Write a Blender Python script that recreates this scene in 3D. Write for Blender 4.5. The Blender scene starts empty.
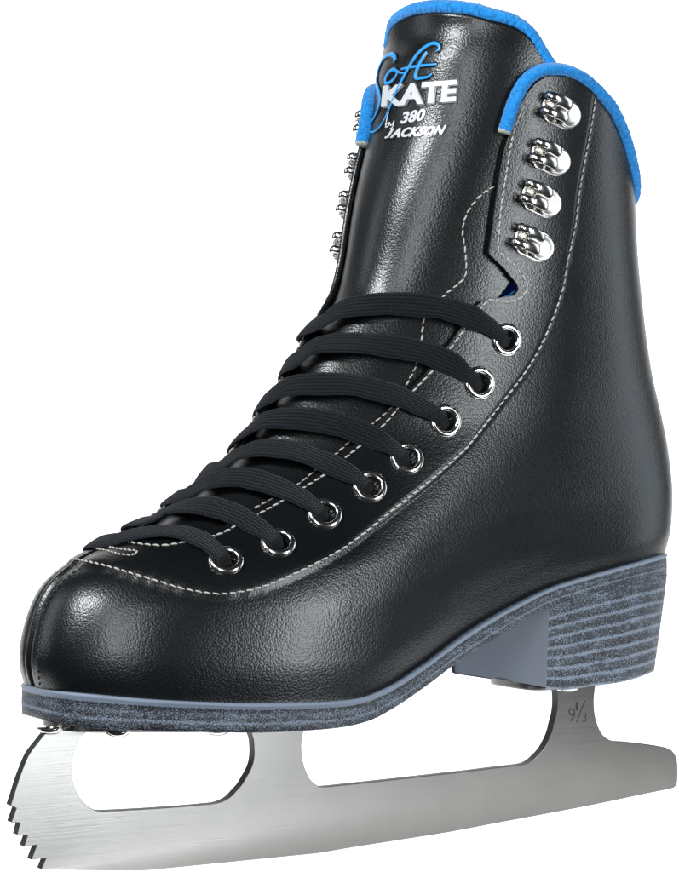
import bpy, bmesh, math, random
import numpy as np
from mathutils import Vector, Matrix

R_ = math.radians
random.seed(7); np.random.seed(7)
SC = bpy.context.scene
COL = SC.collection

# ------------------------------------------------------------------ camera (all shape data below is in millimetres)
YAW, DIST, FPX, ZC = R_(30.0), 850.0, 2380.0, 150.0
PW, PH = 679.0, 872.0
FWD = np.array([math.sin(YAW), math.cos(YAW), 0.0])
RGT = np.array([math.cos(YAW), -math.sin(YAW), 0.0])
CAM = np.array([-DIST * math.sin(YAW), -DIST * math.cos(YAW), ZC])

cd = bpy.data.cameras.new('camera')
cam = bpy.data.objects.new('camera', cd); COL.objects.link(cam)
cam.location = Vector(CAM / 1000.0)
cam.rotation_euler = (R_(90), 0, -YAW)
cd.sensor_fit = 'VERTICAL'
cd.angle = 2 * math.atan(PH / 2 / FPX)
cd.clip_start = 0.02; cd.clip_end = 50
SC.camera = cam

# ------------------------------------------------------------------ world, lamps, exposure
W = bpy.data.worlds.new('World'); SC.world = W; W.use_nodes = True
W.node_tree.nodes['Background'].inputs[0].default_value = (0.75, 0.85, 1.0, 1)
W.node_tree.nodes['Background'].inputs[1].default_value = 0.02
SC.view_settings.view_transform = 'Standard'
SC.view_settings.look = 'None'
SC.view_settings.exposure = 0.0
SC.view_settings.gamma = 1.0

def softbox(name, right, back, up, sx, sy, power, color=(1, 1, 1), aim=(0, 0, 0.16)):
    """studio softbox placed by its distance to the camera's right, towards the camera, and height"""
    p = Vector((RGT * right - FWD * back).tolist()); p.z = up
    ld = bpy.data.lights.new(name, 'AREA'); ld.shape = 'RECTANGLE'; ld.size = sx; ld.size_y = sy
    ld.energy = power; ld.color = color
    o = bpy.data.objects.new(name, ld); COL.objects.link(o)
    o.location = p
    o.rotation_euler = (Vector(aim) - p).to_track_quat('-Z', 'Y').to_euler()
    return o

softbox('softbox_key', -0.66, 0.58, 0.80, 0.20, 0.22, 13.0, (0.95, 0.98, 1.0))
softbox('softbox_strip', -0.26, 1.02, 0.42, 0.17, 0.60, 5.0, (0.93, 0.97, 1.0))
softbox('softbox_side', 0.78, 0.72, 0.19, 0.24, 0.60, 8.6, (0.90, 0.96, 1.0))
softbox('softbox_fill', 1.2, -0.35, 0.30, 0.5, 0.9, 3.2, (0.82, 0.92, 1.0))
softbox('softbox_left', -1.15, -0.15, 0.50, 0.4, 0.7, 2.0, (0.85, 0.94, 1.0))

# ------------------------------------------------------------------ small maths
def pchip(xs, ys):
    xs = np.asarray(xs, float); ys = np.asarray(ys, float)
    h = np.diff(xs); d = np.diff(ys) / h
    m = np.zeros_like(ys)
    for i in range(1, len(xs) - 1):
        if d[i - 1] * d[i] > 0:
            w1 = 2 * h[i] + h[i - 1]; w2 = h[i] + 2 * h[i - 1]
            m[i] = (w1 + w2) / (w1 / d[i - 1] + w2 / d[i])
    m[0] = d[0]; m[-1] = d[-1]
    def f(x):
        x = np.asarray(x, float)
        i = np.clip(np.searchsorted(xs, x) - 1, 0, len(xs) - 2)
        t = (x - xs[i]) / h[i]
        lo = t < 0; hi = t > 1
        tt = np.clip(t, 0, 1)
        r = ((2 * tt**3 - 3 * tt**2 + 1) * ys[i] + (tt**3 - 2 * tt**2 + tt) * h[i] * m[i]
             + (-2 * tt**3 + 3 * tt**2) * ys[i + 1] + (tt**3 - tt**2) * h[i] * m[i + 1])
        r = np.where(lo, ys[0] + (x - xs[0]) * m[0], r)
        r = np.where(hi, ys[-1] + (x - xs[-1]) * m[-1], r)
        return r
    return f

def lerpf(xs, ys):
    xs = np.asarray(xs, float); ys = np.asarray(ys, float)
    return lambda x: np.interp(x, xs, ys)

def sstep(a, b, x):
    t = np.clip((x - a) / (b - a), 0, 1)
    return t * t * (3 - 2 * t)

def project(P):
    q = np.asarray(P, float) - CAM
    d = q @ FWD
    return np.stack([PW / 2 + FPX * (q @ RGT) / d, PH / 2 - FPX * q[..., 2] / d], -1)

def on_plane(u, v, y0):
    """point of the plane y = y0 that is seen at photo pixel (u, v)"""
    d = FWD + RGT * ((u - PW / 2) / FPX) + np.array([0, 0, 1.0]) * ((PH / 2 - v) / FPX)
    return CAM + d * ((y0 - CAM[1]) / d[1])

def resample(pts, n=None, step=None):
    pts = np.asarray(pts, float)
    L = np.concatenate([[0], np.cumsum(np.linalg.norm(np.diff(pts, axis=0), axis=1))])
    if n is None: n = max(2, int(round(L[-1] / step)) + 1)
    s = np.linspace(0, L[-1], n)
    return np.stack([np.interp(s, L, pts[:, k]) for k in range(pts.shape[1])], -1)

def smooth_path(pts, n):
    """Catmull-Rom through the points, evenly resampled"""
    p = np.asarray(pts, float)
    e = np.vstack([2 * p[0] - p[1], p, 2 * p[-1] - p[-2]])
    out = []
    for i in range(1, len(e) - 2):
        for t in np.linspace(0, 1, 12, endpoint=False):
            a, b, c, d = e[i - 1], e[i], e[i + 1], e[i + 2]
            out.append(0.5 * (2 * b + (c - a) * t + (2 * a - 5 * b + 4 * c - d) * t * t + (3 * b - a - 3 * c + d) * t**3))
    out.append(p[-1])
    return resample(out, n)

# ------------------------------------------------------------------ boot shape: level slices  S(phi, Z)
Z0 = 67.0
SV = lerpf  # alias
# outline of the boot, photo pixels (row -> column)
UL = pchip([-60, 3, 20, 47, 67, 100, 132, 167, 212, 270, 300, 312, 333, 363, 384, 416, 445, 471, 497, 519, 533, 541.5, 547.5, 555, 565, 580, 600, 625, 647, 660, 672, 684, 720],
           [372, 376, 378, 380, 373, 369, 364.5, 356, 347, 338, 329.5, 322, 309.5, 292.5, 281.5, 258, 240.5, 213.5, 182, 151, 129, 107, 98, 81, 62, 45, 32.5, 24, 19.5, 18.7, 20.3, 24, 38])
UR = pchip([-60, 0, 50, 90, 130, 172, 200, 244, 309, 374, 418, 453, 496, 527, 545, 556, 600],
           [616, 620, 624, 627.5, 630.5, 633, 635, 637, 643, 652, 662, 668.5, 672.5, 671, 667, 664, 655])
# sole: top (welt) line and bottom line, photo pixels along the near edge (column -> row)
W_TOP = pchip([10, 24, 40, 100, 150, 210, 257, 320, 360, 387, 425, 470, 515, 555, 580, 610, 640, 667, 690],
              [684, 686, 689, 695, 699.5, 702.5, 703.8, 702.5, 699, 689, 665, 632, 605.5, 586.5, 578.5, 570, 561.5, 553.5, 549])
S_BOT = pchip([10, 26, 60, 105, 150, 245, 305, 340, 370, 395, 430, 457, 500, 549, 600, 667, 690],
              [707, 713, 724, 729.5, 731, 733, 731, 728, 721, 708, 684, 663.5, 636, 608, 591, 575, 571])

HS = np.array([0, .1, .2, .3, .4, .5, .6, .7, .8, .9, 1.0])
LEV = np.array([67, 80, 95, 108, 118, 135, 155, 180, 205, 240, 285, 330.])
HW = np.array([
    [47, 50, 49.6, 49, 46, 41, 37.3, 35.5, 36.5, 39, 40],      # welt
    [48, 51, 51, 50.5, 47.5, 43, 39, 37.5, 38.5, 40.5, 41],
    [46, 49, 50, 50, 47.5, 43.5, 40.5, 39, 39, 40, 40],
    [40, 44, 47, 47.5, 45.5, 42.5, 40.5, 39, 38, 38, 38],
    [36, 40, 43, 44, 43, 41, 39.5, 38, 37, 36.5, 36],
    [31, 35, 37.5, 39, 39.5, 39, 38, 37, 36, 35, 34],
    [29, 32, 34, 35.5, 36.5, 37, 37, 36, 35, 34, 33],
    [30, 31.5, 33, 34.5, 35.5, 36, 36, 35.5, 35, 34, 33],
    [33, 34, 35, 36, 36.5, 37, 37, 36.5, 36, 35, 34],
    [37, 38, 39, 39.5, 40, 40, 39.5, 39, 38, 37, 36],
    [41, 42, 42.5, 43, 43, 43, 42.5, 42, 41, 40, 39],
    [44, 44, 44, 44, 44, 44, 43, 42, 41, 40, 39]])
PEXP = pchip([67, 95, 118, 150, 200, 330], [0.74, 0.76, 0.80, 0.82, 0.78, 0.78])
_cols = [pchip(LEV, HW[:, k]) for k in range(len(HS))]

def halfwidth(s, Z):
    tab = np.stack([c(Z) for c in _cols], -1)
    s = np.clip(s, 0, 1) * 10
    i = np.clip(s.astype(int), 0, 9); t = s - i
    def g(k): return np.take_along_axis(tab, np.clip(k, 0, 10)[..., None], -1)[..., 0]
    a, b, c, d = g(i - 1), g(i), g(i + 1), g(i + 2)
    return 0.5 * (2 * b + (c - a) * t + (2 * a - 5 * b + 4 * c - d) * t * t + (3 * b - a - 3 * c + d) * t**3)

def plan(phi, Z, xf, xb, grow=0.0):
    s = (1 - np.cos(phi)) / 2
    x = xf + (xb - xf) * s
    y = -(halfwidth(s, Z) + grow) * np.sign(np.sin(phi)) * np.abs(np.sin(phi)) ** PEXP(Z)
    return x, y

PHI_T = np.linspace(-math.pi, math.pi, 1441)
# sole outline: fit its ends to the photographed extent
sxf, sxb = -130.0, 130.0
for _ in range(30):
    x, y = plan(PHI_T, np.full_like(PHI_T, Z0), sxf, sxb, 2.2)
    uv = project(np.stack([x, y, np.full_like(x, 70.0)], -1))
    sxf += (21.5 - uv[:, 0].min()) * 0.3; sxb += (667.0 - uv[:, 0].max()) * 0.3
SXF, SXB = sxf, sxb

def edge_heights(trace):
    ph = np.linspace(0.0, math.pi, 600)
    x, y = plan(ph, np.full_like(ph, Z0), SXF, SXB, 2.2)
    u = project(np.stack([x, y, 0 * x], -1))[:, 0]
    dep = (np.stack([x, y, 0 * x], -1) - CAM) @ FWD
    z = ZC - (trace(u) - PH / 2) * dep / FPX
    k = int(np.argmax(u)); z[k:] = z[k]
    return lerpf(x, z)
zs = edge_heights(W_TOP)
zb = edge_heights(S_BOT)

def lift(x, Z):
    t = np.clip((Z - Z0) / 140.0, 0, 1)
    return (zs(x) - Z0) * (1 - t) ** 1.7

ROWS = np.arange(67, 331, 2.0)
xf = np.full(len(ROWS), -120.0); xb = np.full(len(ROWS), 120.0)
for _ in range(60):
    P, Zg = np.meshgrid(PHI_T, ROWS)
    x, y = plan(P, Zg, xf[:, None], xb[:, None])
    uv = project(np.stack([x, y, Zg + lift(x, Zg)], -1))
    kl = uv[..., 0].argmin(1); kr = uv[..., 0].argmax(1); r = np.arange(len(ROWS))
    xf += np.clip((UL(uv[r, kl, 1]) - uv[r, kl, 0]) * 0.22, -6, 6)
    xb += np.clip((UR(uv[r, kr, 1]) - uv[r, kr, 0]) * 0.22, -6, 6)
def sm(a):
    b = a.copy()
    for _ in range(2): b[1:-1] = 0.25 * b[:-2] + 0.5 * b[1:-1] + 0.25 * b[2:]
    return b
XF, XB = pchip(ROWS, sm(sm(xf))), pchip(ROWS, sm(sm(xb)))
SIL = pchip(ROWS[::4], sm(sm(-PHI_T[kl]))[::4])      # where the far outline of the boot turns away

def surf0(phi, Z):
    phi = np.asarray(phi, float); Z = np.asarray(Z, float)
    x, y = plan(phi, Z, XF(Z), XB(Z))
    return np.stack([x, y, Z + lift(x, Z)], -1)

def normal(phi, Z):
    e = 2e-3
    a = surf0(phi + e, Z) - surf0(phi - e, Z); b = surf0(phi, Z + 0.4) - surf0(phi, Z - 0.4)
    n = np.cross(a, b)
    n /= np.linalg.norm(n, axis=-1, keepdims=True) + 1e-12
    return n

def surf(phi, Z, off=0.0):
    phi = np.asarray(phi, float); Z = np.asarray(Z, float)
    p = surf0(phi, Z)
    off = np.asarray(off, float)
    return p + normal(phi, Z) * (off[..., None] if off.ndim else off)
# make sure the normals point outward
if normal(np.array(1.5), np.array(150.0))[1] > 0:
    _n0 = normal
    def normal(phi, Z): return -_n0(phi, Z)

_cache = {}
def locate(pts, off=0.0):
    """(phi, Z) of the boot surface, moved out by off, seen at each photo pixel"""
    if off not in _cache:
        ph = np.linspace(-1.2, math.pi, 420); Zr = np.linspace(66, 325, 420)
        P, Zg = np.meshgrid(ph, Zr)
        X = surf(P, Zg, off); n = normal(P, Zg)
        vis = ((X - CAM) * n).sum(-1) < 0
        _cache[off] = (P[vis], Zg[vis], project(X[vis]))
    P, Zg, uv = _cache[off]
    q = np.asarray(pts, float)
    k = np.array([((uv - p) ** 2).sum(1).argmin() for p in q])
    a = np.stack([P[k], Zg[k]], -1)
    for _ in range(3):
        f0 = project(surf(a[:, 0], a[:, 1], off))
        ju = (project(surf(a[:, 0] + 1e-3, a[:, 1], off)) - f0) / 1e-3
        jv = (project(surf(a[:, 0], a[:, 1] + 1e-1, off)) - f0) / 1e-1
        det = ju[:, 0] * jv[:, 1] - ju[:, 1] * jv[:, 0]
        r = q - f0
        ok = np.abs(det) > 1.0; dd = np.where(ok, det, 1.0)
        d = np.stack([(r[:, 0] * jv[:, 1] - r[:, 1] * jv[:, 0]) / dd, (ju[:, 0] * r[:, 1] - ju[:, 1] * r[:, 0]) / dd], -1)
        ok &= (np.abs(d[:, 0]) < 0.05) & (np.abs(d[:, 1]) < 3)
        a = a + np.where(ok[:, None], d, 0)
    return a

# ------------------------------------------------------------------ mesh helpers
def link(name, verts, faces, mat, parent=None, smooth=True, uvs=None, mats=None):
    me = bpy.data.meshes.new(name)
    me.from_pydata([tuple(v) for v in (np.asarray(verts, float) / 1000.0).tolist()], [], [tuple(map(int, f)) for f in faces])
    for m in (mats or [mat]): me.materials.append(m)
    if uvs is not None:
        lay = me.uv_layers.new(name='UVMap')
        uvs = np.asarray(uvs, float)
        idx = np.zeros(len(me.loops), np.int32); me.loops.foreach_get('vertex_index', idx)
        lay.data.foreach_set('uv', uvs[idx].astype(np.float32).ravel())
    me.polygons.foreach_set('use_smooth', [smooth] * len(me.polygons))
    me.validate(); me.update()
    o = bpy.data.objects.new(name, me); COL.objects.link(o)
    if parent is not None: o.parent = parent
    return o

def fix_normals(o):
    bm = bmesh.new(); bm.from_mesh(o.data); bmesh.ops.recalc_face_normals(bm, faces=bm.faces); bm.to_mesh(o.data); bm.free()

def grid_faces(nr, nc, close=False, base=0):
    f = []
    for i in range(nr - 1):
        for j in range(nc if close else nc - 1):
            k = (j + 1) % nc
            f.append((base + i * nc + j, base + i * nc + k, base + (i + 1) * nc + k, base + (i + 1) * nc + j))
    return f

def mod(o, kind, **kw):
    m = o.modifiers.new(kind.lower(), kind)
    for k, v in kw.items(): setattr(m, k, v)
    return m

class Shape:
    def __init__(s): s.v = []; s.f = []
    def add(s, v, f):
        b = len(s.v); s.v += [tuple(p) for p in np.asarray(v, float).tolist()]; s.f += [tuple(i + b for i in q) for q in f]
    def tube(s, path, rad, n=8, caps=True, up=None, flat=1.0):
        """tube of given radius (or radii) along a path; flat squeezes it along 'up'"""
        path = np.asarray(path, float); m = len(path)
        rad = np.broadcast_to(np.asarray(rad, float), (m,))
        T = np.gradient(path, axis=0); T /= np.linalg.norm(T, axis=1, keepdims=True) + 1e-9
        if up is None:
            u = np.array([0, 0, 1.0]) if abs(T[0][2]) < 0.8 else np.array([1.0, 0, 0])
            ups = []
            for t in T:
                u = u - t * (u @ t); u /= np.linalg.norm(u) + 1e-9; ups.append(u)
            up = np.array(ups)
        else:
            up = np.asarray(up, float); up = up - T * (up * T).sum(1, keepdims=True); up /= np.linalg.norm(up, axis=1, keepdims=True) + 1e-9
        sd = np.cross(T, up)
        a = np.linspace(0, 2 * math.pi, n, endpoint=False)
        V = (path[:, None] + (np.cos(a)[None, :, None] * sd[:, None] + flat * np.sin(a)[None, :, None] * up[:, None]) * rad[:, None, None]).reshape(-1, 3)
        F = grid_faces(m, n, True)
        if caps: F += [tuple(range(n))[::-1], tuple((m - 1) * n + k for k in range(n))]
        s.add(V, F)
    def lathe(s, prof, n=40, M=None, close=True):
        """profile of (radius, height) pairs turned about z"""
        a = np.linspace(0, 2 * math.pi, n, endpoint=False)
        V = np.array([(r * math.cos(t), r * math.sin(t), h) for r, h in prof for t in a])
        F = grid_faces(len(prof), n, True)
        if prof[-1][0] > 0 and close: F.append(tuple((len(prof) - 1) * n + k for k in range(n)))
        if M is not None: V = V @ M[:3, :3].T + M[:3, 3]
        s.add(V, F)
    def build(s, name, mat, parent=None, smooth=True, **kw):
        return link(name, s.v, s.f, mat, parent, smooth, **kw)

# ------------------------------------------------------------------ materials
def material(name, base, rough, metal=0.0, spec=0.5):
    m = bpy.data.materials.new(name); m.use_nodes = True
    b = m.node_tree.nodes['Principled BSDF']
    b.inputs['Base Color'].default_value = (*base, 1); b.inputs['Roughness'].default_value = rough
    b.inputs['Metallic'].default_value = metal; b.inputs['Specular IOR Level'].default_value = spec
    return m, m.node_tree, b

def node(nt, t, **kw):
    n = nt.nodes.new(t)
    for k, v in kw.items():
        if k in n.inputs: n.inputs[k].default_value = v
        else: setattr(n, k, v)
    return n

def ramp(nt, src, stops):
    r = nt.nodes.new('ShaderNodeValToRGB'); nt.links.new(src, r.inputs[0])
    e = r.color_ramp.elements
    while len(e) < len(stops): e.new(0.5)
    for k, (p, c) in enumerate(stops):
        e[k].position = p; e[k].color = (*c, 1) if len(c) == 3 else c
    return r.outputs[0]

def coords(nt, kind='Object', scale=(1, 1, 1)):
    tc = nt.nodes.new('ShaderNodeTexCoord'); mp = nt.nodes.new('ShaderNodeMapping'); mp.inputs['Scale'].default_value = scale
    nt.links.new(tc.outputs[kind], mp.inputs[0]); return mp.outputs[0]

def leather(name, base=(0.0026, 0.0033, 0.004), rough=0.30, grain=0.15, cell=1400.0):
    m, nt, b = material(name, base, rough)
    L = nt.links.new
    co = coords(nt)
    ns = node(nt, 'ShaderNodeTexNoise', Scale=1400.0, Detail=2.0); L(co, ns.inputs['Vector'])
    mx = node(nt, 'ShaderNodeMix', data_type='VECTOR'); mx.inputs['Factor'].default_value = 0.00018
    L(co, mx.inputs[4]); L(ns.outputs['Color'], mx.inputs[5])
    vo = node(nt, 'ShaderNodeTexVoronoi', feature='SMOOTH_F1', Scale=cell, Smoothness=0.3); L(mx.outputs[1], vo.inputs['Vector'])
    n2 = node(nt, 'ShaderNodeTexNoise', Scale=2600.0, Detail=2.0); L(co, n2.inputs['Vector'])
    ma = node(nt, 'ShaderNodeMath', operation='MULTIPLY_ADD'); L(n2.outputs['Fac'], ma.inputs[0]); ma.inputs[1].default_value = 0.15; L(vo.outputs['Distance'], ma.inputs[2])
    bp = node(nt, 'ShaderNodeBump', Strength=grain, Distance=0.0005); bp.invert = True
    L(ma.outputs[0], bp.inputs['Height']); L(bp.outputs[0], b.inputs['Normal'])
    n3 = node(nt, 'ShaderNodeTexNoise', Scale=35.0, Detail=4.0); L(co, n3.inputs['Vector'])
    mr = node(nt, 'ShaderNodeMapRange'); mr.inputs['To Min'].default_value = rough - 0.03; mr.inputs['To Max'].default_value = rough + 0.05
    L(n3.outputs['Fac'], mr.inputs[0]); L(mr.outputs[0], b.inputs['Roughness'])
    return m

def speckled(name, stripes, warp_by=0.08, blue=(0.158, 0.193, 0.25), dark=(0.003, 0.0035, 0.005), fine=1.0):
    """blue-grey edge paint with black speckle in bands; UV.x runs along the edge in mm, UV.y across it"""
    m, nt, b = material(name, blue, 0.55)
    L = nt.links.new
    uv = nt.nodes.new('ShaderNodeTexCoord').outputs['UV']
    sx = nt.nodes.new('ShaderNodeSeparateXYZ'); L(uv, sx.inputs[0])
    warp = node(nt, 'ShaderNodeTexNoise', Scale=0.05, Detail=3.0); L(uv, warp.inputs['Vector'])
    yy = node(nt, 'ShaderNodeMath', operation='MULTIPLY_ADD'); L(warp.outputs['Fac'], yy.inputs[0]); yy.inputs[1].default_value = warp_by; L(sx.outputs[1], yy.inputs[2])
    band = ramp(nt, yy.outputs[0], stripes)
    mp = node(nt, 'ShaderNodeMapping'); L(coords(nt), mp.inputs[0]); mp.inputs['Scale'].default_value = (2000 * fine, 2000 * fine, 3200 * fine)
    sp = node(nt, 'ShaderNodeTexNoise', Scale=1.0, Detail=3.0, Roughness=0.65); L(mp.outputs[0], sp.inputs['Vector'])
    big = node(nt, 'ShaderNodeTexNoise', Scale=260.0, Detail=3.0); L(coords(nt, 'Object', (0.45, 0.45, 1.6)), big.inputs['Vector'])
    s1 = node(nt, 'ShaderNodeMath', operation='MULTIPLY_ADD'); L(big.outputs['Fac'], s1.inputs[0]); s1.inputs[1].default_value = 0.22; L(sp.outputs['Fac'], s1.inputs[2])
    s2 = node(nt, 'ShaderNodeMath', operation='SUBTRACT'); L(s1.outputs[0], s2.inputs[0]); L(band, s2.inputs[1])
    k = ramp(nt, s2.outputs[0], [(0.0, (0, 0, 0)), (0.10, (1, 1, 1))])
    mix = node(nt, 'ShaderNodeMix', data_type='RGBA'); L(k, mix.inputs['Factor']); mix.inputs[6].default_value = (*dark, 1); mix.inputs[7].default_value = (*blue, 1)
    L(mix.outputs[2], b.inputs['Base Color'])
    bp = node(nt, 'ShaderNodeBump', Strength=0.4, Distance=0.0002); L(s2.outputs[0], bp.inputs['Height']); L(bp.outputs[0], b.inputs['Normal'])
    return m

def felt(name, base):
    m, nt, b = material(name, base, 0.95, spec=0.15)
    L = nt.links.new
    co = coords(nt)
    n1 = node(nt, 'ShaderNodeTexNoise', Scale=900.0, Detail=5.0, Roughness=0.7); L(co, n1.inputs['Vector'])
    c = ramp(nt, n1.outputs['Fac'], [(0.3, tuple(v * 0.55 for v in base)), (0.62, tuple(min(1, v * 1.22 + 0.01) for v in base))])
    L(c, b.inputs['Base Color'])
    bp = node(nt, 'ShaderNodeBump', Strength=0.8, Distance=0.0007); L(n1.outputs['Fac'], bp.inputs['Height']); L(bp.outputs[0], b.inputs['Normal'])
    b.inputs['Sheen Weight'].default_value = 0.3
    return m

def brushed(name, base, rough, streak):
    m, nt, b = material(name, base, rough, 1.0)
    L = nt.links.new
    n1 = node(nt, 'ShaderNodeTexNoise', Scale=1.0, Detail=4.0); L(coords(nt, 'Object', streak), n1.inputs['Vector'])
    mr = node(nt, 'ShaderNodeMapRange'); mr.inputs['To Min'].default_value = rough - 0.03; mr.inputs['To Max'].default_value = rough + 0.05
    L(n1.outputs['Fac'], mr.inputs[0]); L(mr.outputs[0], b.inputs['Roughness'])
    n2 = node(nt, 'ShaderNodeTexNoise', Scale=60.0, Detail=4.0); L(coords(nt), n2.inputs['Vector'])
    c = ramp(nt, n2.outputs['Fac'], [(0.3, tuple(v * 0.93 for v in base)), (0.7, base)])
    L(c, b.inputs['Base Color'])
    bp = node(nt, 'ShaderNodeBump', Strength=0.07, Distance=0.0002); L(n1.outputs['Fac'], bp.inputs['Height']); L(bp.outputs[0], b.inputs['Normal'])
    return m

M_leather = leather('black_grained_leather')
M_tongue = leather('black_tongue_leather', rough=0.30, cell=1350.0)
M_seam = leather('black_seam_leather', base=(0.004, 0.0045, 0.005), rough=0.5)
M_thread = material('pale_grey_thread', (0.43, 0.41, 0.375), 0.7)[0]
M_darkthread = material('dark_thread', (0.03, 0.032, 0.035), 0.6)[0]
M_felt = felt('blue_felt', (0.004, 0.235, 0.64))
M_feltend = felt('undyed_felt', (0.42, 0.46, 0.40))
M_nickel = material('polished_nickel', (0.72, 0.70, 0.665), 0.19, 1.0)[0]
M_satin = material('satin_nickel', (0.50, 0.49, 0.47), 0.32, 1.0)[0]
M_hole = material('dark_hole', (0.003, 0.003, 0.003), 0.8)[0]
M_steel = brushed('brushed_steel', (0.20, 0.194, 0.185), 0.28, (25, 25, 2600))
M_edge = material('dark_steel_edge', (0.06, 0.06, 0.06), 0.5, 1.0)[0]
M_paint = material('blue_grey_edge_paint', (0.162, 0.198, 0.26), 0.5)[0]
M_etch = material('etched_dark', (0.03, 0.03, 0.03), 0.7, spec=0.2)[0]
M_white = material('silver_print', (0.60, 0.61, 0.63), 0.36, 0.15)[0]
M_shade = material('letter_shade_grey', (0.16, 0.165, 0.175), 0.35)[0]  # grey that paints the shaded side of the raised letters
M_blue = material('blue_print', (0.015, 0.28, 0.70), 0.3)[0]
M_gloss = material('black_print', (0.004, 0.004, 0.005), 0.3)[0]
g0, g1 = (0.0,) * 3, (1.0,) * 3
def g(v): return (v, v, v)
M_sole = speckled('speckled_sole_edge', [(0.0, g(.64)), (0.27, g(.61)), (0.35, g(.50)), (0.44, g(.63)), (0.60, g(.58)), (0.80, g(.66)), (0.86, g(.40)), (0.90, g(.2)), (1.0, g(.15))])
hs = []
for i in range(8):
    a = 0.005 + i * 0.122
    hs += [(a, g(.47)), (a + 0.014, g(.50)), (a + 0.030, g(.635)), (a + 0.10, g(.605))]
M_heel = speckled('speckled_heel_lifts', hs, warp_by=0.03, fine=0.9)

def lace_material():
    m, nt, b = material('black_woven_cotton', (0.005, 0.006, 0.008), 0.9, spec=0.15)
    L = nt.links.new
    uv = nt.nodes.new('ShaderNodeTexCoord').outputs['UV']
    sx = nt.nodes.new('ShaderNodeSeparateXYZ'); L(uv, sx.inputs[0])
    def mth(op, *ins):
        n = node(nt, 'ShaderNodeMath', operation=op)
        for k, v in enumerate(ins):
            if isinstance(v, (int, float)): n.inputs[k].default_value = v
            else: L(v, n.inputs[k])
        return n.outputs[0]
    n0 = node(nt, 'ShaderNodeTexNoise', Scale=1.1, Detail=2.0); L(uv, n0.inputs['Vector'])
    jit = mth('MULTIPLY', n0.outputs['Fac'], 1.6)
    rib = mth('SINE', mth('MULTIPLY_ADD', sx.outputs[1], 5.2, jit))
    tri = mth('PINGPONG', sx.outputs[1], 0.6)
    che = mth('SINE', mth('MULTIPLY_ADD', mth('MULTIPLY_ADD', tri, 1.4, sx.outputs[0]), 6.3, jit))
    mm = mth('MULTIPLY_ADD', rib, 0.22, mth('MULTIPLY_ADD', che, 0.25, 0.35))
    n1 = node(nt, 'ShaderNodeTexNoise', Scale=3.0, Detail=3.0); L(uv, n1.inputs['Vector'])
    ad = node(nt, 'ShaderNodeMath', operation='MULTIPLY_ADD'); L(n1.outputs['Fac'], ad.inputs[0]); ad.inputs[1].default_value = 0.5; L(mm, ad.inputs[2])
    bp = node(nt, 'ShaderNodeBump', Strength=1.0, Distance=0.0005); L(ad.outputs[0], bp.inputs['Height']); L(bp.outputs[0], b.inputs['Normal'])
    c = ramp(nt, ad.outputs[0], [(0.3, (0.002, 0.0024, 0.0032)), (0.75, (0.009, 0.011, 0.015)), (1.0, (0.018, 0.021, 0.027))]); L(c, b.inputs['Base Color'])
    n2 = node(nt, 'ShaderNodeTexNoise', Scale=1.3, Detail=0.0); L(uv, n2.inputs['Vector'])
    b.inputs['Sheen Weight'].default_value = 0.07; b.inputs['Sheen Roughness'].default_value = 0.4
    return m
M_lace = lace_material()

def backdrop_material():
    m = bpy.data.materials.new('glowing_white_sweep'); m.use_nodes = True
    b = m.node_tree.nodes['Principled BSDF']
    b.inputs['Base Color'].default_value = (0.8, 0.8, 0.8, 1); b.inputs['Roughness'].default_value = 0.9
    b.inputs['Emission Color'].default_value = (1, 1, 1, 1); b.inputs['Emission Strength'].default_value = 1.0  # glow added so floor and wall stay pure white without a contact shadow
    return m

# ------------------------------------------------------------------ the setting: added white sweep from floor to wall, given its own glow
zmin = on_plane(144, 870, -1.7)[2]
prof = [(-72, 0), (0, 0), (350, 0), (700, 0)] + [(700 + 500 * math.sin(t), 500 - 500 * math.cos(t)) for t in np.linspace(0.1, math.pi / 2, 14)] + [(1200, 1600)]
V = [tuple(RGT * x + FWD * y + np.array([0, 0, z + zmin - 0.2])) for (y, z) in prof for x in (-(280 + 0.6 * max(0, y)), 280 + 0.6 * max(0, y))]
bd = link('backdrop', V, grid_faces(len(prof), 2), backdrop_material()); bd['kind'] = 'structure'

# ------------------------------------------------------------------ the skate
skate = bpy.data.objects.new('ice_skate', None); COL.objects.link(skate)
skate.empty_display_size = 0.05
skate['label'] = 'black leather figure skate with blue felt collar and steel blade standing on white'
skate['category'] = 'ice skate'

# --- traced seams and edges
EDGE = [(187, 540), (222.5, 528), (239, 519.5), (260, 508.5), (285, 495), (306, 481), (327.5, 468), (350, 449), (371, 431), (390, 410.5), (419, 380), (435, 362),
        (452, 340), (465, 321), (472, 308), (482, 300.5), (512, 295.8), (517, 290.5), (515.5, 284), (502.5, 268), (487.5, 254), (491, 232), (499, 175), (504, 150), (510, 131), (516, 110), (521, 92)]
eg = locate(EDGE)
ZT = eg[0, 1]
for k in range(1, len(eg)): eg[k, 1] = max(eg[k, 1], eg[k - 1, 1] + 0.12)
ez = np.concatenate([eg[:, 1], [340]])
ep = np.concatenate([eg[:, 0], [eg[-1, 0] + 0.05]])
phie = lerpf(ez, ep)
phie_far = lambda z: np.maximum(0.02, SIL(z) - 0.05 + 0.07 * sstep(185, 215, np.asarray(z, float)))
def to_far(phi, Z): return phie_far(Z) + (phi - phie(Z)) * (math.pi - phie_far(Z)) / (math.pi - phie(Z))
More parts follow.
